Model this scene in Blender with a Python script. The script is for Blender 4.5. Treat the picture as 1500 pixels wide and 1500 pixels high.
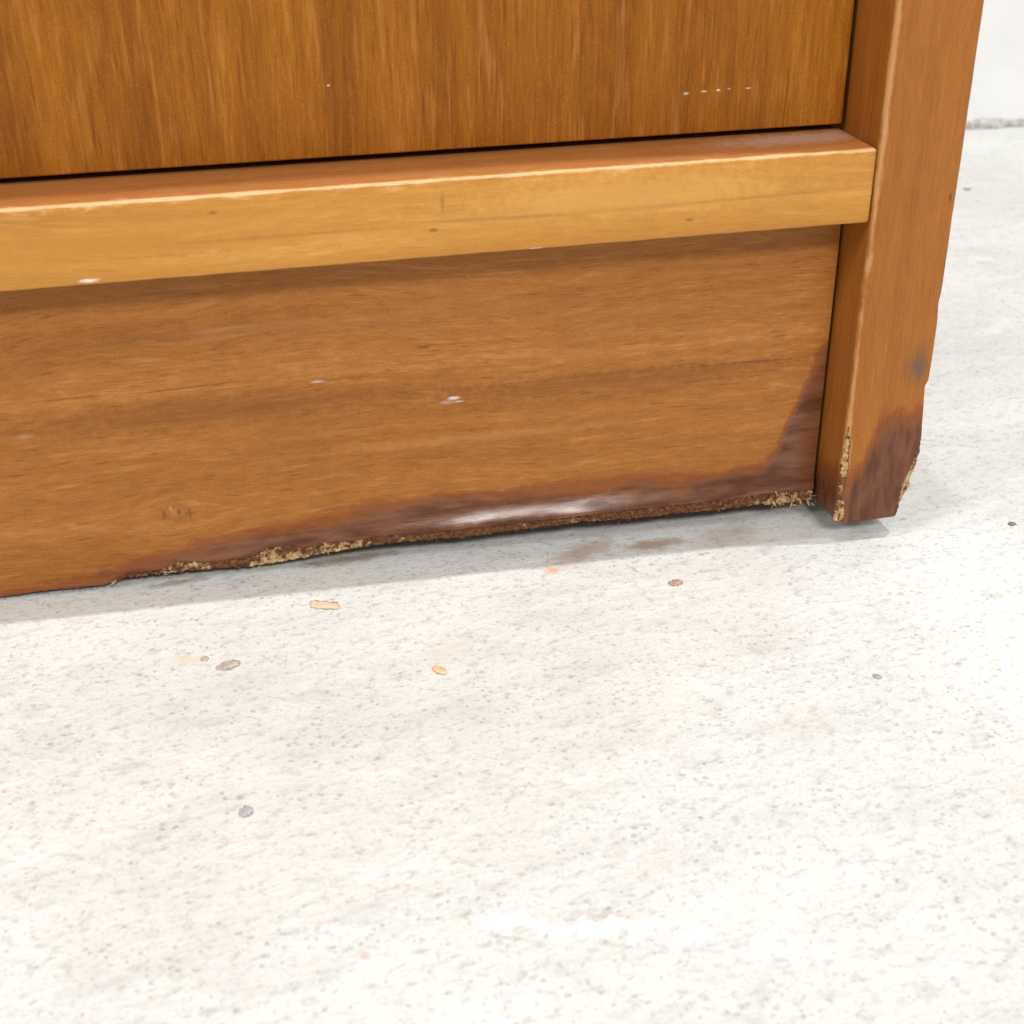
import bpy, bmesh, math, random
import numpy as np
from mathutils import Vector, Matrix, noise

for o in list(bpy.data.objects):
    bpy.data.objects.remove(o)
S = bpy.context.scene
COL = S.collection
random.seed(7)

# ------------------------------------------------------------------ camera
FPX, YAW, PITCH, ROLL = 2036.583, 0.21626, 0.50358, -0.01013
CAM = Vector((-0.1445, -0.2789, 0.17183))
cy, sy, cp, sp = math.cos(YAW), math.sin(YAW), math.cos(PITCH), math.sin(PITCH)
FWD = Vector((sy*cp, cy*cp, -sp))
r0 = Vector((cy, -sy, 0)); u0 = r0.cross(FWD)
RGT = math.cos(ROLL)*r0 + math.sin(ROLL)*u0
UPV = -math.sin(ROLL)*r0 + math.cos(ROLL)*u0
cam = bpy.data.cameras.new('camera')
camo = bpy.data.objects.new('camera', cam); COL.objects.link(camo)
m = Matrix((RGT, UPV, -FWD)).transposed().to_4x4(); m.translation = CAM
camo.matrix_world = m
cam.sensor_width = 36.0
cam.lens = FPX/1500*36
cam.clip_start = 0.01; cam.clip_end = 50
cam.dof.use_dof = True
cam.dof.focus_distance = 0.335
cam.dof.aperture_fstop = 30
S.camera = camo

# ------------------------------------------------------------------ light
W = bpy.data.worlds.new('World'); S.world = W; W.use_nodes = True
bg = W.node_tree.nodes['Background']
bg.inputs[0].default_value = (0.93, 0.97, 1.0, 1); bg.inputs[1].default_value = 0.40

def area(name, loc, target, size, size_y, power, col):
    l = bpy.data.lights.new(name, 'AREA'); l.shape = 'RECTANGLE'
    l.size = size; l.size_y = size_y; l.energy = power; l.color = col
    o = bpy.data.objects.new(name, l); COL.objects.link(o)
    o.location = loc
    o.rotation_euler = (Vector(target)-Vector(loc)).to_track_quat('-Z', 'Y').to_euler()
    return o
area('front_lamp', (0.03, -1.45, 1.20), (0, 0, 0.05), 0.62, 0.26, 24.0, (1.0, 0.975, 0.93))
area('side_lamp', (-1.30, -0.62, 1.15), (0, 0, 0.05), 0.40, 0.40, 10.0, (1.0, 0.97, 0.92))
def spot(loc, power):
    l = bpy.data.lights.new('ceiling_spot', 'POINT'); l.energy = power; l.shadow_soft_size = 0.022
    l.color = (1.0, 0.99, 0.965)
    o = bpy.data.objects.new('ceiling_spot', l); COL.objects.link(o); o.location = loc
spot((-0.12, -0.06, 2.4), 42)
spot((0.60, -0.07, 2.4), 101)

S.view_settings.view_transform = 'Standard'; S.view_settings.look = 'None'
S.view_settings.exposure = 0.0; S.view_settings.gamma = 1
S.render.engine = 'CYCLES'
S.cycles.max_bounces = 5; S.cycles.diffuse_bounces = 3; S.cycles.glossy_bounces = 3

# ------------------------------------------------------------------ dimensions (metres)
PW = 0.020                    # side panel thickness
RT, RB = 0.0940, 0.0774       # rail top and bottom
DY, KY = 0.0180, 0.0135       # door and kick board set back
HT = 0.34                     # cabinet height
XL = -0.62                    # left end of the cabinet

def ray(px, py):
    return (px-750)/FPX*RGT - (py-750)/FPX*UPV + FWD
def at_y(px, py, Y):
    d = ray(px, py); return CAM + d*((Y-CAM.y)/d.y)
def floor_z(x):                # the concrete falls slightly to the right
    return -0.0009 - 0.021*(min(max(x, -.2), .6)+.2)
def at_floor(px, py):
    d = ray(px, py); t = -CAM.z/d.z
    for _ in range(6): t = (floor_z(CAM.x+d.x*t)-CAM.z)/d.z
    return CAM + d*t
def lerp_tab(tab, x):
    xs = [t[0] for t in tab]; ys = [t[1] for t in tab]
    return float(np.interp(x, xs, ys))
def fbm(x, y=0.0, z=0.0, o=4):
    return noise.fractal(Vector((x, y, z)), 1.0, 2.0, o)

# ------------------------------------------------------------------ node helpers
class NT:
    def __init__(s, name):
        s.m = bpy.data.materials.new(name); s.m.use_nodes = True
        s.t = s.m.node_tree; s.n = s.t.nodes; s.l = s.t.links
        s.b = s.n['Principled BSDF']
        s.pos = s.n.new('ShaderNodeTexCoord').outputs['Object']
        sx = s.n.new('ShaderNodeSeparateXYZ'); s.l.new(s.pos, sx.inputs[0])
        s.x, s.y, s.z = sx.outputs
    def put(s, sock, v):
        if isinstance(v, bpy.types.NodeSocket): s.l.new(v, sock)
        elif isinstance(v, (tuple, list)) and len(v) == 3 and sock.type == 'RGBA': sock.default_value = (*v, 1)
        else: sock.default_value = v
    def math(s, op, a, b=0.0, c=None, clamp=False):
        n = s.n.new('ShaderNodeMath'); n.operation = op; n.use_clamp = clamp
        s.put(n.inputs[0], a); s.put(n.inputs[1], b)
        if c is not None: s.put(n.inputs[2], c)
        return n.outputs[0]
    def add(s, a, b): return s.math('ADD', a, b)
    def sub(s, a, b): return s.math('SUBTRACT', a, b)
    def mul(s, a, b): return s.math('MULTIPLY', a, b)
    def vec(s, x, y, z):
        n = s.n.new('ShaderNodeCombineXYZ')
        for i, v in enumerate((x, y, z)): s.put(n.inputs[i], v)
        return n.outputs[0]
    def noise(s, v, scale, detail=3.0, rough=0.55, dist=0.0, mul=(1, 1, 1), off=(0, 0, 0)):
        mp = s.n.new('ShaderNodeMapping'); mp.inputs['Scale'].default_value = mul
        mp.inputs['Location'].default_value = off
        s.l.new(v, mp.inputs[0])
        n = s.n.new('ShaderNodeTexNoise'); s.l.new(mp.outputs[0], n.inputs['Vector'])
        n.inputs['Scale'].default_value = scale; n.inputs['Detail'].default_value = detail
        n.inputs['Roughness'].default_value = rough; n.inputs['Distortion'].default_value = dist
        return n.outputs['Fac']
    def voro(s, v, scale, mul=(1, 1, 1), rnd=1.0, out='Distance', feat='F1'):
        mp = s.n.new('ShaderNodeMapping'); mp.inputs['Scale'].default_value = mul
        s.l.new(v, mp.inputs[0])
        n = s.n.new('ShaderNodeTexVoronoi'); n.feature = feat
        s.l.new(mp.outputs[0], n.inputs['Vector'])
        n.inputs['Scale'].default_value = scale; n.inputs['Randomness'].default_value = rnd
        return n.outputs if out == 'both' else n.outputs[out]
    def ramp(s, v, lo, hi, a=0.0, b=1.0, smooth=True):
        n = s.n.new('ShaderNodeMapRange'); n.interpolation_type = 'SMOOTHSTEP' if smooth else 'LINEAR'
        s.put(n.inputs['Value'], v)
        n.inputs['From Min'].default_value = lo; n.inputs['From Max'].default_value = hi
        n.inputs['To Min'].default_value = a; n.inputs['To Max'].default_value = b
        return n.outputs[0]
    def mix(s, f, a, b):
        n = s.n.new('ShaderNodeMix'); n.data_type = 'RGBA'
        s.put(n.inputs[0], f); s.put(n.inputs[6], a); s.put(n.inputs[7], b)
        return n.outputs[2]
    def attr(s, name):
        n = s.n.new('ShaderNodeAttribute'); n.attribute_name = name
        return n.outputs['Fac']
    def ellipse(s, u, v, cu, cv, ru, rv, rot=0.0, nz=None, amp=0.5, soft=0.5):
        """soft spot on the plane (u, v) with a ragged edge"""
        du = s.sub(u, cu); dv = s.sub(v, cv)
        c, si = math.cos(rot), math.sin(rot)
        a = s.add(s.mul(du, c/ru), s.mul(dv, si/ru))
        b = s.add(s.mul(du, -si/rv), s.mul(dv, c/rv))
        d = s.math('SQRT', s.add(s.mul(a, a), s.mul(b, b)))
        if nz is not None: d = s.add(d, s.mul(s.sub(nz, 0.5), amp*2))
        return s.ramp(d, 1.0, 1.0-soft)
    def bump(s, h, strength, dist=0.001):
        n = s.n.new('ShaderNodeBump'); n.inputs['Strength'].default_value = strength
        n.inputs['Distance'].default_value = dist
        s.l.new(h, n.inputs['Height']); s.l.new(n.outputs[0], s.b.inputs['Normal'])
    def finish(s, col, rough, spec=0.5, coat=0.0):
        s.put(s.b.inputs['Base Color'], col); s.put(s.b.inputs['Roughness'], rough)
        s.b.inputs['Specular IOR Level'].default_value = spec
        s.put(s.b.inputs['Coat Weight'], coat)
        s.b.inputs['Coat Roughness'].default_value = 0.23
        return s.m

def wood(name, axis, base, dark, light, seed=0.0, fine=1.0, bands=1.0, dash=0.5, pore=0.5,
         rough=0.42, stain=False, marks=(), warp=None, speck=0.0, worn=None, dust=False, short=1.0, spec=.28, coatw=1.0, mica=1.0):
    """lacquered veneer: long bands, fine fibres, short pale dashes, pores; axis = grain direction"""
    k = NT(name)
    p = k.pos
    x, y, z = k.x, k.y, k.z
    if axis == 'X':
        zz = z
        if warp:
            for (wx, wz, wr, wa) in warp:
                dx = k.mul(k.sub(x, wx), 1/(wr*1.6)); dz = k.mul(k.sub(z, wz), 1/wr)
                g = k.math('POWER', 2.718, k.mul(k.add(k.mul(dx, dx), k.mul(dz, dz)), -1))
                zz = k.sub(zz, k.mul(k.mul(g, k.sub(z, wz)), wa))
        lowf = k.noise(p, 14, 2, .5, 0, (1, 1, .4), (seed, 0, 0))
        zz = k.add(zz, k.mul(k.sub(lowf, .5), 0.010))
        q = k.vec(x, y, zz); st = (0.035, 1, 1); st2 = (.11*short, 1, 1)
    else:
        lowf = k.noise(p, 9, 2, .5, 0, (.4, 1, 1), (seed, 0, 0))
        q = k.vec(k.add(x, k.mul(k.sub(lowf, .5), 0.004)), y, z); st = (1, 1, 0.03); st2 = (1, 1, .06*short)
    sc = 1.0
    band = k.noise(q, 75, 3, .6, 0, st, (seed, seed, seed))
    b2 = k.noise(q, 230, 3, .6, 0, st, (seed+3, 0, seed))
    fib = k.noise(q, 1150, 3, .65, 0, st2, (seed+7, 0, 0))
    fib2 = k.noise(q, 2900, 2, .6, 0, st2, (seed+11, 0, 0))
    def c(n, g): return k.mul(k.sub(n, .5), g)
    t = k.add(k.add(c(band, 1.5*bands), c(b2, 1.1*bands)), k.add(c(fib, 1.7*fine), c(fib2, 1.6*fine)))
    mot = k.noise(q, 420, 4, .65, 0, (.45, 1, 1) if axis == 'X' else (1, 1, .3), (seed+41, 0, 0))
    t = k.add(t, c(mot, 1.1*fine))
    t = k.add(t, .54)
    col = k.mix(k.ramp(t, 0.0, 1.0, smooth=False), dark, base)
    col = k.mix(k.mul(k.ramp(t, .85, 1.4), .5), col, light)
    mic = k.noise(p, 2600, 2, .7)
    col = k.mix(k.mul(k.ramp(mic, .42, .30), mica), col, tuple(c_*.62 for c_ in base))
    col = k.mix(k.mul(k.ramp(mic, .58, .72), .5*mica), col, light)
    # pale short dashes of reflective fibre
    da = k.noise(q, 750, 2, .6, 0, tuple(a*2.2 if a < 1 else a for a in st), (seed+17, 2, 1))
    db = k.noise(p, 45, 2, .5, 0, (1, 1, 1), (seed, 9, 3))
    dm = k.mul(k.ramp(da, .55, .70), k.ramp(db, .32, .60))
    col = k.mix(k.mul(dm, dash), col, light)
    # dark pores
    pa = k.noise(q, 1700, 1, .5, 0, tuple(a*.9 if a < 1 else a for a in st2), (seed+23, 5, 1))
    pm = k.ramp(pa, .61, .74)
    col = k.mix(k.mul(pm, pore), col, tuple(c*.45 for c in dark))
    # blotches of old finish
    bl = k.noise(p, 28, 4, .6, 0, (1, 1, 1), (seed+31, 0, 0))
    col = k.mix(k.mul(k.ramp(bl, .52, .75), .22), col, tuple(c*.75 for c in dark))
    nz = k.noise(p, 600, 3, .6)
    u, v = (x, z)
    roughv = k.add(k.mul(k.sub(bl, .5), .16), rough)
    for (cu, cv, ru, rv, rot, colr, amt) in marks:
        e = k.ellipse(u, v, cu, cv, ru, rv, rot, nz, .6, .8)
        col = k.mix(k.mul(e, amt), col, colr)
    if dust:
        e = k.ellipse(x, y, -.014, .0135, .030, .007, .05, nz, .7, .9)
        col = k.mix(k.mul(e, .6), col, (0.42, 0.30, 0.24))
        roughv = k.add(roughv, k.mul(e, .3))
    h = k.add(k.mul(fib, .5), k.mul(pm, -.6))
    coat = 0.0
    if worn:
        w = k.attr('worn')
        wn = k.noise(p, 420, 4, .7, 0, (.35, 1, 1) if axis == 'X' else (1, 1, .3))
        worn_glint = k.ramp(k.add(w, k.mul(k.sub(wn, .5), 1.7 if axis == 'X' else 1.2)), .30 if axis == 'X' else .22, .90 if axis == 'X' else .72)
        col = k.mix(k.mul(worn_glint, .55), col, worn)  # edge wear, with the bevel's highlight painted into the same pale colour
    if stain:
        s_ = k.attr('stain')
        n1 = k.noise(p, 260, 5, .7, 0, (.16, 1, 1) if axis == 'X' else (1, 1, .16))
        n0 = k.noise(p, 120, 5, .7, .4, (.6, 1, 1) if axis == 'X' else (1, 1, .6), (8, 3, 1))
        f = k.add(k.add(s_, k.mul(k.sub(n1, .5), .75)), k.mul(k.sub(n0, .5), .7))
        m1 = k.ramp(f, .22, .78)
        rim = k.mul(k.ramp(f, .22, .42), k.ramp(f, .62, .46))
        col = k.mix(k.mul(rim, .6), col, (0.23, 0.052, 0.012))
        n2 = k.noise(p, 330, 4, .6, 0, (.2, 1, 1) if axis == 'X' else (1, 1, .25), (4, 4, 4))
        scol = k.mix(k.ramp(n2, .35, .68), (0.072, 0.021, 0.009), (0.158, 0.051, 0.022))
        col = k.mix(k.mul(m1, .94), col, scol)
        roughv = k.add(roughv, k.mul(m1, -.04))
        n3 = k.noise(p, 700, 3, .6, 0, (.10, 1, 1) if axis == 'X' else (1, 1, .15), (2, 6, 4))
        h = k.add(h, k.mul(k.mul(m1, k.add(n2, n3)), 2.2))
        g = k.attr('gray')
        gm = k.ramp(k.add(g, k.mul(k.sub(n1, .5), 1.4)), .3, .9)
        col = k.mix(k.mul(gm, .75), col, (0.10, 0.075, 0.062))
        coat = k.mul(m1, k.ramp(n2, .36, .66, .18*coatw, .85*coatw))
    k.bump(h, .16, .0004)
    return k.finish(col, roughv, spec, coat)

# ------------------------------------------------------------------ mesh helpers
def link(name, me, mats, parent=None, smooth=True):
    o = bpy.data.objects.new(name, me); COL.objects.link(o)
    for mt in (mats if isinstance(mats, (list, tuple)) else [mats]): me.materials.append(mt)
    if parent: o.parent = parent
    if smooth:
        for p in me.polygons: p.use_smooth = True
    return o
def pydata(name, vs, fs, mats, parent=None, smooth=True, attrs=None):
    me = bpy.data.meshes.new(name); me.from_pydata([tuple(v) for v in vs], [], fs); me.update()
    o = link(name, me, mats, parent, smooth)
    for an, vals in (attrs or {}).items():
        a = me.attributes.new(an, 'FLOAT', 'POINT'); a.data.foreach_set('value', np.asarray(vals, dtype=np.float32))
    return o
def box(name, a, b, mat, parent=None, bevel=0.0004, seg=2):
    bm = bmesh.new()
    bmesh.ops.create_cube(bm, size=1.0)
    for v in bm.verts:
        v.co = Vector([(a[i]+b[i])/2 + v.co[i]*(b[i]-a[i]) for i in range(3)])
    if bevel:
        bmesh.ops.bevel(bm, geom=list(bm.edges), offset=bevel, segments=seg, profile=.5, affect='EDGES')
    me = bpy.data.meshes.new(name); bm.to_mesh(me); bm.free()
    o = link(name, me, mat, parent, False)
    return o
def grid_faces(nr, nc, close=False):
    fs = []
    for i in range(nr-1):
        for j in range(nc-1 if not close else nc):
            j2 = (j+1) % nc
            fs.append((i*nc+j, i*nc+j2, (i+1)*nc+j2, (i+1)*nc+j))
    return fs
def tag(o, label=None, cat=None, group=None, kind=None):
    if label: o['label'] = label
    if cat: o['category'] = cat
    if group: o['group'] = group
    if kind: o['kind'] = kind
    return o

# ------------------------------------------------------------------ materials
def floor_stains():
    L = []
    def st(p1, p2, wpx, colr, amt, soft=.8, amp=.55):
        a, b = at_floor(*p1), at_floor(*p2); c = (a+b)/2; d = b-a
        q1 = at_floor((p1[0]+p2[0])/2, (p1[1]+p2[1])/2+wpx/2); q2 = at_floor((p1[0]+p2[0])/2, (p1[1]+p2[1])/2-wpx/2)
        L.append((c.x, c.y, max(d.length/2, .0006), max((q1-q2).length/2, .0006), math.atan2(d.y, d.x), colr, amt, soft, amp))
    br = (0.36, 0.22, 0.14); pale = (0.60, 0.40, 0.26)
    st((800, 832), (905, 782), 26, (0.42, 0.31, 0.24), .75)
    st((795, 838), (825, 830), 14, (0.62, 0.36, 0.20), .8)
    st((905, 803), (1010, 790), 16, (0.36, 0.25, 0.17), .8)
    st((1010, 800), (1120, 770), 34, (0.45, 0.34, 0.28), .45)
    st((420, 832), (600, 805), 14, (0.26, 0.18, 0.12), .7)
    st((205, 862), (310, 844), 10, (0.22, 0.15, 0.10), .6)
    st((250, 968), (302, 964), 14, (0.62, 0.52, 0.33), .6)
    st((610, 965), (700, 950), 40, (0.58, 0.52, 0.43), .35)
    st((525, 1398), (546, 1400), 14, (0.48, 0.33, 0.25), .5)
    st((430, 1418), (490, 1395), 12, (0.62, 0.46, 0.40), .35)
    st((350, 1455), (400, 1440), 14, (0.60, 0.44, 0.38), .3)
    st((1470, 1165), (1500, 1150), 26, (0.60, 0.46, 0.42), .35)
    st((640, 1340), (760, 1350), 18, (0.42, 0.40, 0.36), .22)
    st((700, 1366), (800, 1380), 7, (0.42, 0.38, 0.32), .4)
    st((855, 1378), (960, 1390), 8, (0.42, 0.38, 0.32), .4)
    st((1000, 1386), (1080, 1396), 7, (0.42, 0.38, 0.32), .35)
    st((830, 1340), (930, 1342), 7, (0.40, 0.38, 0.36), .4)
    st((870, 1310), (1010, 1230), 70, (0.47, 0.45, 0.43), .22, .9)
    st((300, 990), (420, 1020), 60, (0.50, 0.46, 0.42), .25, .9)
    st((1100, 1080), (1260, 1040), 60, (0.50, 0.48, 0.46), .22, .9)
    W_ = (0.80, 0.795, 0.775)
    st((670, 1346), (810, 1352), 34, W_, .9, .95, 3.0)
    st((770, 1358), (970, 1366), 34, W_, .9, .95, 3.0)
    st((940, 1364), (1090, 1376), 26, W_, .8, .95, 3.0)
    return L

def floor_mat():
    k = NT('worn_concrete')
    p = k.pos
    c, s_ = math.cos(.15), math.sin(.15)
    xr = k.add(k.mul(k.x, c), k.mul(k.y, s_)); yr = k.sub(k.mul(k.y, c), k.mul(k.x, s_))
    q = k.vec(xr, yr, 0.0)
    big = k.noise(q, 14, 4, .6, .3, (.7, 1, 1))
    med = k.noise(q, 75, 5, .7, .6, (.4, 1, 1))
    str_ = k.noise(q, 190, 5, .7, .5, (.45, 1, 1), (3, 1, 0))
    fine = k.noise(q, 520, 4, .7, .3, (.6, 1, 1))
    grit = k.noise(q, 1400, 3, .7)
    col = k.mix(k.ramp(big, .30, .70), (0.605, 0.608, 0.585), (0.680, 0.688, 0.672))
    col = k.mix(k.mul(k.ramp(med, .48, .72), .30), col, (0.44, 0.435, 0.42))
    col = k.mix(k.mul(k.ramp(med, .44, .28), .5), col, (0.78, 0.77, 0.75))
    col = k.mix(k.mul(k.ramp(str_, .52, .74), .36), col, (0.34, 0.337, 0.325))
    col = k.mix(k.mul(k.ramp(str_, .42, .26), .45), col, (0.80, 0.79, 0.77))
    col = k.mix(k.mul(k.ramp(fine, .50, .72), .52), col, (0.32, 0.317, 0.305))
    col = k.mix(k.mul(k.ramp(grit, .52, .72), .42), col, (0.32, 0.31, 0.30))
    # pits and dark sand grains, three sizes, thinned out by cell colour
    wob = k.vec(k.add(xr, k.mul(k.sub(fine, .5), .0028)), k.add(yr, k.mul(k.sub(grit, .5), .0020)), 0.0)
    pits = None
    for scl, r, thin, amt in ((360, .19, .48, .42), (160, .11, .76, .48), (600, .27, .30, .42), (1000, .36, .22, .42)):
        vo = k.voro(wob, scl, (.75, 1, 1), out='both'); d = vo['Distance']; cc = vo['Color']
        sep = k.n.new('ShaderNodeSeparateColor'); k.l.new(cc, sep.inputs[0])
        keep = k.math('GREATER_THAN', sep.outputs[0], thin)
        rad = k.add(k.mul(sep.outputs[1], r*.85), r*.1)
        mk = k.mul(k.ramp(k.sub(d, rad), .10, -.10), keep)
        mk = k.mul(mk, k.ramp(sep.outputs[2], .0, 1.0, .25, 1.0))
        mk = k.mul(mk, k.ramp(med, .36, .58, .30, 1.0))
        col = k.mix(k.mul(mk, amt), col, (0.17, 0.17, 0.165))
        pits = mk if pits is None else k.math('MAXIMUM', pits, mk)
    nz = k.noise(p, 260, 4, .7)
    scr = None
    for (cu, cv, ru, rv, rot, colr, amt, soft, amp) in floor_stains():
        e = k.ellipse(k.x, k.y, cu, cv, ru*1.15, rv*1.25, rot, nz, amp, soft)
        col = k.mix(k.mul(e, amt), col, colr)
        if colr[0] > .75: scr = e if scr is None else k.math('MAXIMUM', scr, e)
    h = k.add(k.mul(med, .8), k.mul(fine, .45)); h = k.add(h, k.mul(grit, .12))
    h = k.add(h, k.mul(str_, .6)); h = k.sub(h, k.mul(pits, .5)); h = k.add(h, k.mul(scr, .5))
    k.bump(h, .35, .0012)
    return k.finish(col, .62, .3)

def mx(px, py, Y, lpx, hpx, colr, amt, rot=0.0):
    c = at_y(px, py, Y); a = at_y(px-lpx/2, py, Y); b = at_y(px+lpx/2, py, Y)
    t = at_y(px, py-hpx/2, Y); d = at_y(px, py+hpx/2, Y)
    return (c.x, c.z, max(abs(b.x-a.x)/2, .0002), max(abs(t.z-d.z)/2, .0002), rot, colr, amt)

WHITE = (0.80, 0.72, 0.70)
M_door = wood('teak_door', 'Z', (0.3150, 0.1080, 0.0070), (0.1950, 0.0570, 0.0030), (0.4500, 0.1880, 0.0450), 1.3,
              .72, 1.35, .42, .35, .42, spec=.15, marks=[
    mx(1005, 137, DY, 10, 4.5, WHITE, 0.52), mx(1031, 134, DY, 12, 4.5, WHITE, 0.71), mx(1052, 132, DY, 9, 4.5, WHITE, 0.71),
    mx(1068, 130, DY, 8, 3.5, WHITE, 0.38), mx(1096, 129, DY, 11, 3.5, WHITE, 0.64),
    mx(481, 125, DY, 6, 5, WHITE, .5), mx(510, 115, DY, 24, 18, (0.16, 0.045, 0.008), .45), mx(444, 148, DY, 10, 8, (0.16, .045, .008), .4)])
dk = (0.20, 0.085, 0.018)
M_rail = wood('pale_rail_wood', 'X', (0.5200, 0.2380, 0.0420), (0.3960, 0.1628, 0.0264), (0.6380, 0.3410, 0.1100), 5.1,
              .50, 1.35, .3, .12, .36, mica=.35, worn=(0.78, 0.54, 0.30), marks=[
    mx(311, 312, .001, 26, 10, dk, .7), mx(648, 297, .001, 9, 46, dk, .55), mx(635, 337, .001, 18, 7, dk, .8),
    mx(1010, 322, .001, 20, 8, dk, .7), mx(430, 358, .001, 90, 6, dk, .3),
    mx(760, 318, .001, 340, 9, dk, .50, -.02), mx(1060, 293, .001, 400, 8, dk, .48, .012), mx(930, 305, .001, 250, 12, dk, .3, -.01),
    mx(1180, 280, .001, 120, 14, dk, .25), mx(930, 285, .001, 760, 90, (0.66, 0.345, 0.090), .45, .0), mx(120, 370, .001, 700, 80, (0.43, 0.180, 0.026), .45), mx(420, 345, .001, 500, 7, dk, .22), mx(230, 375, .001, 420, 6, dk, .20),  # two widest tints paint the light falloff: brighter right, deeper left
    mx(130, 411, .001, 46, 9, WHITE, .95), mx(785, 365, .001, 34, 6, WHITE, .7)])
kc = at_y(258, 752, KY)
M_kick = wood('teak_kick_board', 'X', (0.3672, 0.1412, 0.0294), (0.2478, 0.0826, 0.0130), (0.4950, 0.2310, 0.0825), 9.7,
              .78, 1.1, .40, .40, .42, spec=.20, stain=True, warp=[(kc.x, kc.z, .007, .75)], marks=[
    mx(258, 752, KY, 54, 40, (0.22, 0.075, 0.018), .6), mx(258, 750, KY, 34, 24, (0.40, 0.165, 0.045), .9),
    mx(262, 750, KY, 9, 14, (0.14, 0.045, 0.012), .8), mx(250, 745, KY, 6, 10, (0.55, .30, .11), .6),
    mx(240, 755, KY, 8, 26, (0.16, .05, .014), .55), mx(278, 752, KY, 8, 26, (0.16, .05, .014), .55),
    mx(665, 583, KY, 26, 7, WHITE, .95), mx(655, 589, KY, 30, 8, (0.5, .36, .30), .6), mx(672, 588, KY, 20, 4, WHITE, .5),
    mx(465, 559, KY, 30, 6, WHITE, .45), mx(36, 640, KY, 40, 10, (0.5, .33, .28), .35),
    mx(620, 508, KY, 26, 9, (0.15, .05, .012), .6), mx(100, 584, KY, 160, 5, (0.15, .05, .012), .5, .01),
    mx(290, 566, KY, 260, 5, (0.15, .05, .012), .5, .02), mx(480, 556, KY, 160, 4, (0.15, .05, .012), .4),
    mx(880, 548, KY, 420, 9, (0.18, .06, .016), .4), mx(1080, 532, KY, 240, 6, (0.14, .045, .012), .6, -.01),
    mx(330, 600, KY, 1000, 66, (0.15, .05, .014), .42, -.01), mx(900, 560, KY, 760, 56, (0.15, .05, .014), .40, .0), mx(200, 500, KY, 700, 30, (0.16, .055, .014), .25),
    mx(700, 640, KY, 560, 22, (0.47, .215, .070), .35), mx(880, 700, KY, 420, 16, (0.17, .055, .014), .3), mx(500, 470, KY, 900, 26, (0.42, .19, .07), .25),
    mx(1010, 560, KY, 60, 4, (0.14, .045, .012), .4)])
M_rail_top = wood('dull_teak_rail_top', 'X', (0.430, 0.165, 0.045), (0.320, 0.108, 0.024), (0.54, 0.26, 0.11), 22.4,
              .6, .8, .3, .3, .50, worn=(0.78, 0.54, 0.30), dust=True)
M_post = wood('teak_side_panel', 'Z', (0.3550, 0.1260, 0.0200), (0.2450, 0.0760, 0.0095), (0.46, 0.21, 0.07), 14.2,
              .6, 1.0, .25, .18, .38, spec=.25, coatw=.35, stain=True, worn=(0.66, 0.36, 0.155), marks=[
    mx(1352, 420, 0, 8, 26, dk, .55), mx(1330, 380, 0, 8, 20, dk, .4), mx(1340, 285, 0, 40, 30, dk, .15), mx(1392, 290, 0, 6, 20, (0.08, .05, .04), .8)])
def core_mat():
    k = NT('torn_particle_core')
    n = k.noise(k.pos, 900, 4, .75); n2 = k.noise(k.pos, 330, 3, .6)
    pale = k.attr('pale')
    f = k.ramp(k.add(pale, k.add(k.mul(k.sub(n, .5), 1.3), k.mul(k.sub(n2, .5), 1.8))), .45, .75)
    a = k.mix(k.ramp(n, .35, .65), (0.085, 0.030, 0.014), (0.22, 0.090, 0.040))
    b = k.mix(k.ramp(n, .3, .7), (0.33, 0.180, 0.075), (0.60, 0.42, 0.215))
    k.bump(n, .6, .0006)
    return k.finish(k.mix(f, a, b), .85, .2)
M_core = core_mat()
def plain(name, c, c2, scale=300, rough=.8, bump=.4, bd=.001):
    k = NT(name); n = k.noise(k.pos, scale, 4, .65)
    k.bump(n, bump, bd)
    return k.finish(k.mix(k.ramp(n, .3, .7), c, c2), rough, .3)
M_inner = plain('raw_board', (0.16, 0.075, 0.03), (0.24, 0.12, 0.05), 60)
M_wall = plain('white_wall_paint', (0.80, 0.80, 0.79), (0.84, 0.84, 0.83), 40, .7, .2, .002)
M_joint = plain('grey_mortar', (0.30, 0.28, 0.27), (0.66, 0.64, 0.62), 160, .9, .8, .003)
M_floor = floor_mat()

# ------------------------------------------------------------------ the setting: floor and wall
def axis_coords(lo, hi, step, far):
    a = list(np.arange(lo, hi+step/2, step)); e = step; v = lo; out = []
    while v > -far: e *= 1.5; v -= e; out.append(v)
    left = out[::-1]; out = []; e = step; v = a[-1]
    while v < far: e *= 1.5; v += e; out.append(v)
    return left + a + out
xs = axis_coords(-.28, .28, .004, 3.0); ys = axis_coords(-.20, .36, .004, 3.0)
ys = [y for y in ys if y < .48]
vs = [(x, y, floor_z(x) + 0.00018*fbm(x*60, y*60) - 0.00018) for y in ys for x in xs]
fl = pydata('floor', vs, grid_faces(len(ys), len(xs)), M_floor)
tag(fl, kind='structure')

WY = at_floor(1462, 185).y
wx = list(np.arange(-1.2, 1.6, .02)); wz = [-.04, -.01, .004, .010, .02, .04, .08, .15, .3, .6, 1.2]
vs = [(x, WY + .0015*fbm(x*18, z*18), z) for z in wz for x in wx]
n0 = len(vs); nc = len(wx)
vs += [(x, WY+.12, z) for z in (1.2, -.04) for x in wx]
fs = grid_faces(len(wz), nc)
fs = [tuple(reversed(f)) for f in fs]
top = (len(wz)-1)*nc
for j in range(nc-1):
    fs.append((top+j, top+j+1, n0+j+1, n0+j)); fs.append((n0+j, n0+j+1, n0+nc+j+1, n0+nc+j))
wl = pydata('wall', vs, fs, M_wall)
tag(wl, kind='structure')
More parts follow.
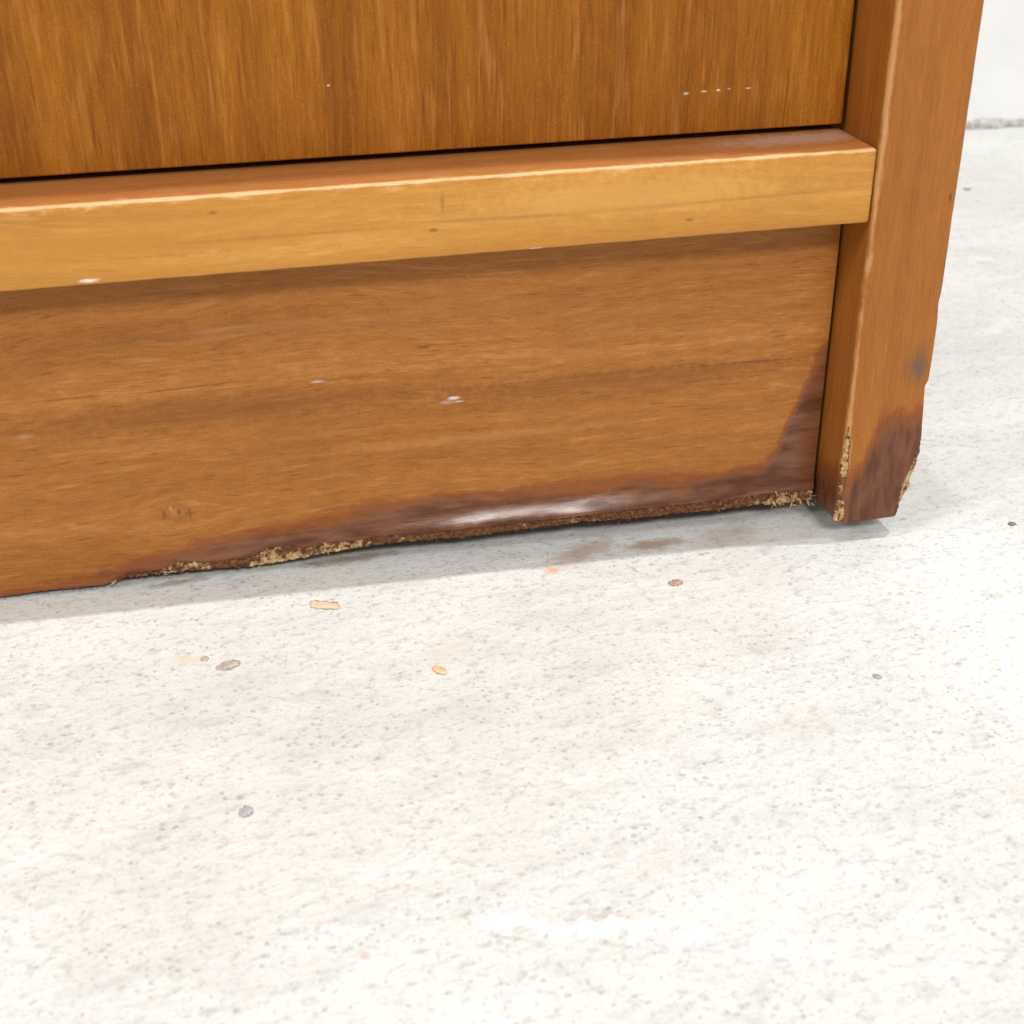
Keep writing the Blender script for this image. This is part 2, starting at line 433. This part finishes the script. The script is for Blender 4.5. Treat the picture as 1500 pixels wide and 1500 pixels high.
# crumbling joint at the foot of the wall
vs, fs = [], []
rows = 7
xj = list(np.arange(-.05, .75, .0025))
for x in xj:
    hgt = .0042 + .0026*fbm(x*55, 3.1) ; dep = .0045 + .0035*fbm(x*48, 8.2)
    for r in range(rows):
        t = r/(rows-1)
        jit = .0012*fbm(x*260, t*9)
        vs.append((x, WY + .001 - dep*math.cos(t*math.pi/2) + jit, floor_z(x) + max(.001, hgt)*math.sin(t*math.pi/2) + jit*.6))
jn = pydata('wall_joint', vs, grid_faces(len(xj), rows), M_joint, None, False)
tag(jn, 'crumbling grey joint along the foot of the white wall', 'joint', kind='stuff')

# ------------------------------------------------------------------ the cabinet
cab = bpy.data.objects.new('cabinet', None); COL.objects.link(cab)
cab.empty_display_size = .05
tag(cab, 'worn teak cabinet with water stained base standing on the concrete floor', 'cabinet')

box('door', (XL+.0208, DY, RT+.0015), (-.0011, DY+.016, HT-.021), M_door, cab, .00035)
# rail: bevelled bar, finely cut along its length so that the worn edge and its painted highlight wander
def rail():
    x1 = -.0002
    xs_ = list(np.arange(XL+.0208, -.25, .01)) + list(np.arange(-.25, x1-.0009, .0012)) + [x1-.0008, x1-.0004, x1-.00015, x1]
    vs, worn = [], []
    yf = .0010; yb = DY+.014
    for x in xs_:
        e = max(0.0, x-(x1-.0008))/.0008      # rounded right end
        ins = .00065*(1-math.sqrt(max(0, 1-e*e)))
        w1 = .00075 + .00022*fbm(x*130, 1.0); w1 = max(.00035, w1)
        w2 = .00045 + .00018*fbm(x*150, 5.0)
        j = .00006*fbm(x*90, 2.0)
        prof = [(yb, RB, 0), (yf+w2, RB, 0), (yf+w2*.3, RB+w2*.3, .15), (yf+j, RB+w2, 0), (yf+j, RB+.0035, 0), (yf+j, (RT+RB)/2, 0),
                (yf+j, RT-.0035, 0), (yf+j, RT-w1, .35), (yf+w1*.28, RT-w1*.28, 1.0), (yf+w1, RT, .45), (yf+.0035, RT, 0), (yf+.009, RT, 0), (yb, RT, 0)]
        for (y, z, w_) in prof:
            zc = (RT+RB)/2
            yy = y + ins*(1 if y < .006 else 0); zz = z + (ins if z < zc else -ins)
            vs.append((x, yy, zz)); worn.append(w_)
    n = 13
    fs = grid_faces(len(xs_), n, True)
    fs.append(tuple(range(n))); fs.append(tuple(reversed(range((len(xs_)-1)*n, len(xs_)*n))))
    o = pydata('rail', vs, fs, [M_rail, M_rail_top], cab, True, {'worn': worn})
    for i in range(len(xs_)-1):
        for j in (9, 10, 11): o.data.polygons[i*n+j].material_index = 1
    o.data.set_sharp_from_angle(angle=math.radians(50))
    o['label'] = 'pale honey coloured bottom rail with worn edge and painted highlight'
rail()

# kick board: veneer sheet with its swollen, broken lower edge
VEN = [(-900, 990), (-300, 912), (0, 876), (68, 865), (155, 857), (172, 846), (190, 838), (235, 834), (262, 822), (300, 824), (340, 818), (372, 813),
       (390, 801), (430, 797), (445, 801), (470, 793), (520, 789), (550, 782), (640, 773), (700, 764), (760, 757), (820, 751), (910, 739),
       (1000, 732), (1071, 725), (1113, 721), (1167, 718), (1200, 716)]
COR = [(-900, 991), (-300, 913), (0, 877), (68, 866), (160, 858), (180, 848), (280, 837), (372, 830), (440, 818), (520, 802), (560, 796), (610, 790),
       (679, 784), (730, 776), (790, 769), (850, 761), (910, 757), (1000, 749), (1049, 745), (1113, 738), (1145, 738), (1200, 740)]
STN = [(-300, 920), (0, 878), (80, 862), (140, 846), (200, 826), (300, 802), (400, 775), (500, 755), (550, 741), (640, 729), (720, 728), (800, 722), (900, 708),
       (1000, 699), (1080, 692), (1120, 682), (1140, 655), (1152, 630), (1165, 600), (1180, 565), (1195, 535), (1215, 505)]
PALE = [(-300, .0), (150, .1), (165, .8), (180, .2), (225, .4), (300, .62), (330, .2), (375, .6), (430, .66), (450, .4), (480, .68), (540, .62), (570, .25), (640, .1), (700, .12), (820, .2), (840, .4),
        (870, .38), (900, .1), (1000, .12), (1060, .25), (1100, .3), (1130, .55), (1165, .68), (1200, .6)]
def to_world_tab(tab, Y):
    out = []
    for (px, py) in tab:
        q = at_y(px, py, Y); out.append((q.x, q.z))
    return sorted(out)
VT, CT = to_world_tab(VEN, KY), to_world_tab(COR, KY)
SB = to_world_tab(STN, KY)
PT = [(at_y(px, lerp_tab(COR, px), KY).x, v) for px, v in PALE]
KX1 = -.0009
def kick():
    xs_ = list(np.arange(XL+.0208, -.26, .01)) + list(np.arange(-.26, KX1-.0003, .0006)) + [KX1]
    ts = [0, .0004, .0009, .0016, .0024, .0033, .0044, .0056, .007, .0085, .0102, .012, .014, .017, .020, .024, .028, .032, .037, .042, .048, .054, .06, .068, .076, .084]
    vs, stn = [], []
    for x in xs_:
        zs = sum(lerp_tab(VT, x+q*.002) for q in (-2, -1, 0, 1, 2))/5
        zb = lerp_tab(VT, x) + .00022*fbm(x*420, 2.0) + .00022*fbm(x*1300, 4.0)
        zb = max(zb, .0001)
        amp = .0033*np.interp(x, [-.22, -.165, -.125, -.105, -.088, -.05, -.028, -.012, 0], [0, .12, .30, .62, .94, .96, .72, .42, .2])
        amp *= 1 + .10*fbm(x*22, 9.0)
        ztop = .0845
        sb = lerp_tab(SB, x)
        for t in ts:
            s = min(1, t/.084); z = zb + (ztop-zb)*s
            hgt = z-zb
            b = min(1.08, max(0.0, 1-(z-zs)/.0062)); bulge = amp*(b*b/.75 if b < .5 else 1/3+(b-.5)*4/3)
            lip = .0003*max(0, 1-hgt/.0005)
            wav = .00010*fbm(x*40, z*330, 1)*max(0, 1-hgt/.010)
            vs.append((x, KY - bulge + lip - wav, z))
            d = (sb - z)                      # > 0 inside the stained area
            stn.append(max(0, min(1, .46 + d/.0125)))
    n = len(ts)
    fs = [tuple(reversed(f)) for f in grid_faces(len(xs_), n)]
    # thickness: back sheet
    base = len(vs)
    for i, x in enumerate(xs_):
        for z in (vs[i*n][2]+.0006, .0845):
            vs.append((x, KY+.014, z)); stn.append(0)
    for i in range(len(xs_)-1):
        a, b = base+2*i, base+2*i+2
        fs.append((a, a+1, b+1, b))
        fs.append((i*n+n-1, (i+1)*n+n-1, b+1, a+1))
    last = len(xs_)-1
    fs.append(tuple([last*n+j for j in range(n)][::-1] + [base+2*last, base+2*last+1][::1]))
    o = pydata('kick_board', vs, fs, M_kick, cab, True, {'stain': stn, 'gray': [0]*len(vs)})
    o.data.set_sharp_from_angle(angle=math.radians(60))
    o['label'] = 'kick board with dark water stain along its swollen lower edge'
    return o
kb = kick()
def core_strip():
    xs_ = list(np.arange(-.27, KX1-.0002, .0004)) + [KX1]
    nr = 7
    vs, pale = [], []
    for x in xs_:
        zt = lerp_tab(VT, x) + .0009; zc = lerp_tab(CT, x)
        zc += .00030*fbm(x*500, 12.0) + .00025*fbm(x*1700, 3.0)
        zc = max(zc, .0002); zc = min(zc, zt-.0008)
        amp = .0033*np.interp(x, [-.22, -.165, -.125, -.105, -.088, -.05, -.028, -.012, 0], [0, .12, .30, .62, .94, .96, .72, .42, .2])
        pv = lerp_tab(PT, x)
        for r in range(nr):
            t = r/(nr-1)
            z = zt + (zc-zt)*t
            y = KY - amp*.82*(1-.25*t) + .00035 + .0004*t*t
            y += .00042*fbm(x*900, z*900, 2.0, 5) + .0003*fbm(x*2600, z*2600, 7.0, 2)
            vs.append((x, y, z)); pale.append(pv*(.55+.55*t))
        vs.append((x, KY+.0135, zc+.0004)); pale.append(0)
    fs = grid_faces(len(xs_), nr+1)
    o = pydata('exposed_core', vs, fs, M_core, kb, False, {'pale': pale})
    o['label'] = 'crumbling core showing below the broken veneer'
core_strip()
def fibres():
    """torn slivers hanging from the broken edges"""
    vs, fs, pale = [], [], []
    def sliver(p, d, L, w, pv):
        d = d.normalized(); s = d.cross(Vector((random.uniform(-1, 1), -1, random.uniform(-1, 1)))).normalized()*w
        n = d.cross(s).normalized()*w*.6
        b = len(vs)
        mid = p + d*L*.55 + n*random.uniform(-1.5, 1.5); end = p + d*L
        for q in (p-s, p+s, p+n, mid-s*.8, mid+s*.8, mid+n, end): vs.append(q); pale.append(pv)
        for a, c in ((0, 1), (1, 2), (2, 0)):
            fs.append((b+a, b+c, b+3+c, b+3+a)); fs.append((b+3+a, b+3+c, b+6))
        fs.append((b, b+2, b+1))
    for i in range(42):
        x = random.uniform(-.0125, KX1-.0003)
        zt, zc = lerp_tab(VT, x), lerp_tab(CT, x)
        z = random.uniform(zc+.0003, zt+.0006)
        sliver(Vector((x, KY-.0012+random.uniform(-.0004, .0003), z)), Vector((random.uniform(-.8, .8), random.uniform(-.9, -.1), random.uniform(-1, .25))),
               random.uniform(.0006, .0019), random.uniform(.00010, .00030), random.uniform(.6, 1.1))
    for i in range(170):
        x = random.choice([random.uniform(-.195, -.14), random.uniform(-.235, -.13), random.uniform(-.13, -.012)])
        zt, zc = lerp_tab(VT, x), lerp_tab(CT, x)
        z = random.uniform(zc, zt)
        amp = .0033*np.interp(x, [-.22, -.165, -.125, -.105, -.088, -.05, -.028, -.012, 0], [0, .12, .30, .62, .94, .96, .72, .42, .2])
        sliver(Vector((x, KY-amp*.8+.0003, z)), Vector((random.uniform(-1, 1), random.uniform(-.6, -.05), random.uniform(-.8, .3))),
               random.uniform(.0005, .0014), random.uniform(.00006, .00015), lerp_tab(PT, x)+random.uniform(-.1, .3))
    o = pydata('torn_fibre', vs, fs, M_core, kb, False, {'pale': pale})
    o['kind'] = 'stuff'
fibres()

# side panel: the right post, lower corners broken away
RSIL = [(1443, 0), (1384.5, 400), (1378, 436), (1375.5, 442), (1374, 470), (1367, 520), (1361, 556), (1356, 566), (1353, 610), (1352, 640), (1349.7, 668), (1345, 680),
        (1343, 694), (1336, 700), (1338, 717), (1331, 724), (1325, 731), (1319, 738), (1316, 747), (1313, 757)]
FRGT = [(1443, 0), (1384.5, 400), (1378, 436), (1375.5, 442), (1374, 470), (1367, 520), (1361, 556), (1355, 566), (1352, 610), (1349, 640), (1340, 668), (1334, 684),
        (1327, 700), (1320, 715), (1316, 730), (1314, 747), (1312, 758)]
LSIL = [(1316, 0), (1268, 400), (1262, 460), (1257, 520), (1250, 580), (1245, 620), (1240, 650), (1238, 680), (1233, 700), (1228, 730), (1226, 748), (1224, 763)]
def zx(tab):
    out = []
    for (px, py) in tab:
        q = at_y(px, py, 0.0); out.append((q.z, q.x))
    return sorted(out)
RS, FR, LS = zx(RSIL), zx(FRGT), zx(LSIL)
def post():
    zs = [0.0006, .0012, .0018] + list(np.arange(.0024, .050, .0006)) + list(np.arange(.050, .135, .0015)) + [.15, .18, .22, .26, .30, HT]
    CB = .33
    vs, stn, worn, gry = [], [], [], []
    cvs, cp_, rvs, rp_ = [], [], [], []
    for z in zs:
        low = max(0.0, 1-z/.040)
        xr = lerp_tab(RS, z); xf = min(lerp_tab(FR, z), xr-.0001); xl = lerp_tab(LS, z)
        if z > .062:
            xr = PW + .00010*fbm(z*90, 4.4) ; xf = xr - .0005; xl = 0.0009
        cl = .0012 + .00034*fbm(z*160, 1.2) + .00016*fbm(z*520, 7.7)       # front left edge
        chip = np.interp(z, [0, .004, .010, .016, .022, .026, .034], [1.3, 1.0, .6, .9, .6, .12, 0])
        cl += .0009*chip*(1+.5*fbm(z*420, 2.2)); cl = max(.0004, cl)
        xs1 = max(xl, cl) if z < .062 else cl
        xs1 = max(cl*.7, xl)
        yl = max(.0005, cl*.75) + .0002*fbm(z*300, 5.5)
        if z < .022:
            xr += .0005*fbm(z*750, 6.6); xf += .0004*fbm(z*600, 2.9)
            xf = min(xf, xr-.0002)
        cr = max(.0004, xr-xf)
        yr_ = .00045 + .45*cr
        ymid = .00008*fbm(z*60, 3.3)
        bz = z
        ring = [(0.0, CB, 0), (0.0, .10, 0), (0.0, .03, 0), (0.0, .018, .0), (0.0, .010, 0), (0.0, .005, 0), (0.0, yl+.0012, .25), (0.0, yl, .7), (xs1*.5, yl*.42, 1.0), (xs1, .0, .6),
                (xs1+.0009, ymid*.5, .15), (xs1+.003, ymid, 0), (.5*(xs1+xf), ymid, 0), (xf-.003, ymid, 0), (xf-.0006, 0.0, .1), (xf, .0001, .25), (xr, yr_, .2), (xr, yr_+.003, 0), (xr, .03, 0), (xr, CB, 0)]
        for i, (x, y, w_) in enumerate(ring):
            zz = z
            if z < .0009: zz = z + .0006*fbm(x*500, y*400) + .0004*fbm(x*1500, 2.0)
            vs.append((x, y, max(.0001, zz))); worn.append(w_*float(np.interp(z, [0, .02, .05, .075, .095], [.62, .72, .60, .50, .80])))  # edge wear and painted highlight, fading below the rail
            # stained foot: boundary on the front rises to the right of the middle
            bx = [(-.001, .0115), (.003, .0125), (.006, .0185), (.009, .0285), (.0115, .0300), (.0135, .0265), (.016, .0270), (.020, .028)]
            bnd = lerp_tab(bx, x) if i >= 8 else .0115
            stn.append(max(0, min(1, .46 + (bnd-z)/.017)))
            gq = at_y(1348, 535, 0); g1 = at_y(1328, 508, 0)
            dd = math.hypot((x-gq.x)/.0028, (z-gq.z)/.0060); de = math.hypot((x-g1.x)/.0030, (z-g1.z)/.0022)
            gry.append(max(0, 1-dd*.6, .8-de*.6) if i >= 9 else 0)
        # torn wood showing in the broken corners
        pv = np.interp(z, [0, .003, .006, .0095, .0125, .015, .021, .0245, .026], [.9, .9, .75, .35, .4, .85, .95, .7, 0])
        if z < .0275:
            for t in (0, .25, .5, .75, 1):
                j = .00030*fbm(z*900, t*3, 1.0) + .0002*fbm(z*2400, t*5, 2.0)
                f_ = np.interp(z, [.022, .027], [1, .35])
                a = .5-.5*f_; tt = a + (1-2*a)*t
                bulge = .00018*math.sin(math.pi*t)*f_ + .00003
                x = xs1*tt; y = yl*(1-tt)
                if 0 < t < 1: x += j; y += j
                cvs.append((x - bulge*.7, y - bulge*.7, max(.0001, z))); cp_.append(pv*(.6+.5*math.sin(math.pi*t)))
        if z < .0205:
            for t in (0, .33, .66, 1):
                j = .0004*fbm(z*800, t*4, 8.0)
                bulge = .00020*math.sin(math.pi*t)+.00003
                rvs.append((xf+(xr-xf)*t + bulge*.4 + (j if 0 < t < 1 else 0), .0001+(yr_-.0001)*t - bulge, max(.0001, z)))
                rp_.append(np.interp(z, [0, .004, .012, .016, .0205], [.2, .6, .85, .5, .25]))
    n = 20
    fs = grid_faces(len(zs), n, True)
    fs.append(tuple(reversed(range(n)))); fs.append(tuple(range((len(zs)-1)*n, len(zs)*n)))
    o = pydata('side_panel', vs, fs, M_post, cab, True, {'stain': stn, 'worn': worn, 'gray': gry})
    o.data.set_sharp_from_angle(angle=math.radians(48))
    o['label'] = 'right side panel with chipped dark stained foot'
    nz_ = len(cvs)//5
    pydata('chipped_edge', cvs, grid_faces(nz_, 5), M_core, o, False, {'pale': cp_})
    nz_ = len(rvs)//4
    pydata('chipped_edge', rvs, grid_faces(nz_, 4), M_core, o, False, {'pale': rp_})
    return o
post()
box('side_panel', (XL, 0, 0), (XL+.020, .33, HT), M_post, cab, .0006)
box('top_panel', (XL+.0202, .0005, HT-.020), (-.0002, .33, HT-.0005), M_door, cab, .0006)
box('back_panel', (XL+.0202, .320, .002), (-.0002, .3285, HT-.0205), M_inner, cab, 0)
box('bottom_panel', (XL+.0202, DY+.0165, RB), (-.0002, .3195, RT-.0006), M_inner, cab, 0)

# ------------------------------------------------------------------ bits lying on the floor
def bit(name, p1, p2, wpx, thick, c1, c2, label, cat, curl=0.0, group=None, lump=.45):
    a, b = at_floor(*p1), at_floor(*p2); d = b-a; L = d.length
    mid = ((p1[0]+p2[0])/2, (p1[1]+p2[1])/2)
    wd = (at_floor(mid[0], mid[1]+wpx/2)-at_floor(mid[0], mid[1]-wpx/2)).length
    c = (a+b)/2; ang = math.atan2(d.y, d.x); ca, sa = math.cos(ang), math.sin(ang)
    nr, nc = 17, 10
    seed = random.random()*50
    vs, fs = [], []
    for i in range(nr):
        t = i/(nr-1)*2-1; e = math.sqrt(max(.015, 1-abs(t)**1.9))
        bend = curl*L*(math.sin(t*2.6)*.5)
        for j in range(nc):
            th = j/nc*2*math.pi
            k = e*(1+lump*noise.noise(Vector((t*2.2+seed, math.cos(th)*1.4, math.sin(th)*1.4)))+.8*lump*noise.noise(Vector((t*6+seed, math.cos(th)*3, 2.0))))
            x = t*L/2; y = math.cos(th)*wd/2*k + bend; z = max(math.sin(th), -.25)*thick*.42*k + thick*.10 + abs(bend)*.12
            vs.append((x, y, max(z, -.0001)))
    fs = grid_faces(nr, nc, True); fs.append(tuple(reversed(range(nc)))); fs.append(tuple(range((nr-1)*nc, nr*nc)))
    o = pydata(name, vs, fs, plain(name+'_surface', c1, c2, 900, .8, .5, .0005))
    o.location = (c.x, c.y, floor_z(c.x)-.0001); o.rotation_euler = (0, 0, ang)
    tag(o, label, cat, group)
    return o
bit('wood_flake', (457, 879), (494, 893), 12, .0005, (0.62, .44, .28), (0.70, .55, .40),
    'pale orange curled wood flake on the floor below the kick board', 'flake', .22)
bit('wood_splinter', (634, 977), (654, 987), 8, .0008, (0.64, .42, .20), (0.72, .52, .30),
    'short orange wood splinter lying alone on the open concrete floor', 'splinter')
bit('wood_chip', (316, 979), (352, 970), 11, .0009, (0.33, .27, .22), (0.52, .45, .39),
    'flat grey brown wood chip beside the yellowish smear on the floor', 'chip', .03, None, .5)
bit('wood_crumb', (293, 967), (306, 963), 7, .0006, (0.38, .31, .23), (0.52, .45, .36),
    'small tan crumb at the edge of the yellowish smear on the floor', 'crumb', 0, None, .5)
bit('grit', (350, 1194), (370, 1184), 12, .0008, (0.30, .30, .30), (0.48, .48, .48),
    'largest dark grey grain of grit in the left foreground of the floor', 'grit', .1, None, .8)
bit('wood_crumb', (982, 857), (998, 850), 8, .0009, (0.34, .21, .16), (0.50, .36, .30),
    'reddish brown crumb on the lit floor before the cabinet shadow', 'crumb', 0, None, .6)
bit('wood_sliver', (1411, 275), (1422, 278), 2.2, .0004, (0.30, .20, .10), (0.42, .30, .18),
    'thin dark sliver on the cream floor behind the cabinet', 'sliver')
bit('grit', (1279, 988), (1291, 993), 6, .0006, (0.26, .26, .27), (0.40, .40, .41),
    'dark grain of grit on the bright floor right of centre', 'grit', 0, None, .5)
bit('grit', (1477, 768), (1488, 766), 5, .0006, (0.14, .12, .11), (0.26, .22, .21),
    'dark grain of grit on the floor right of the chipped cabinet foot', 'grit', 0, None, .5)
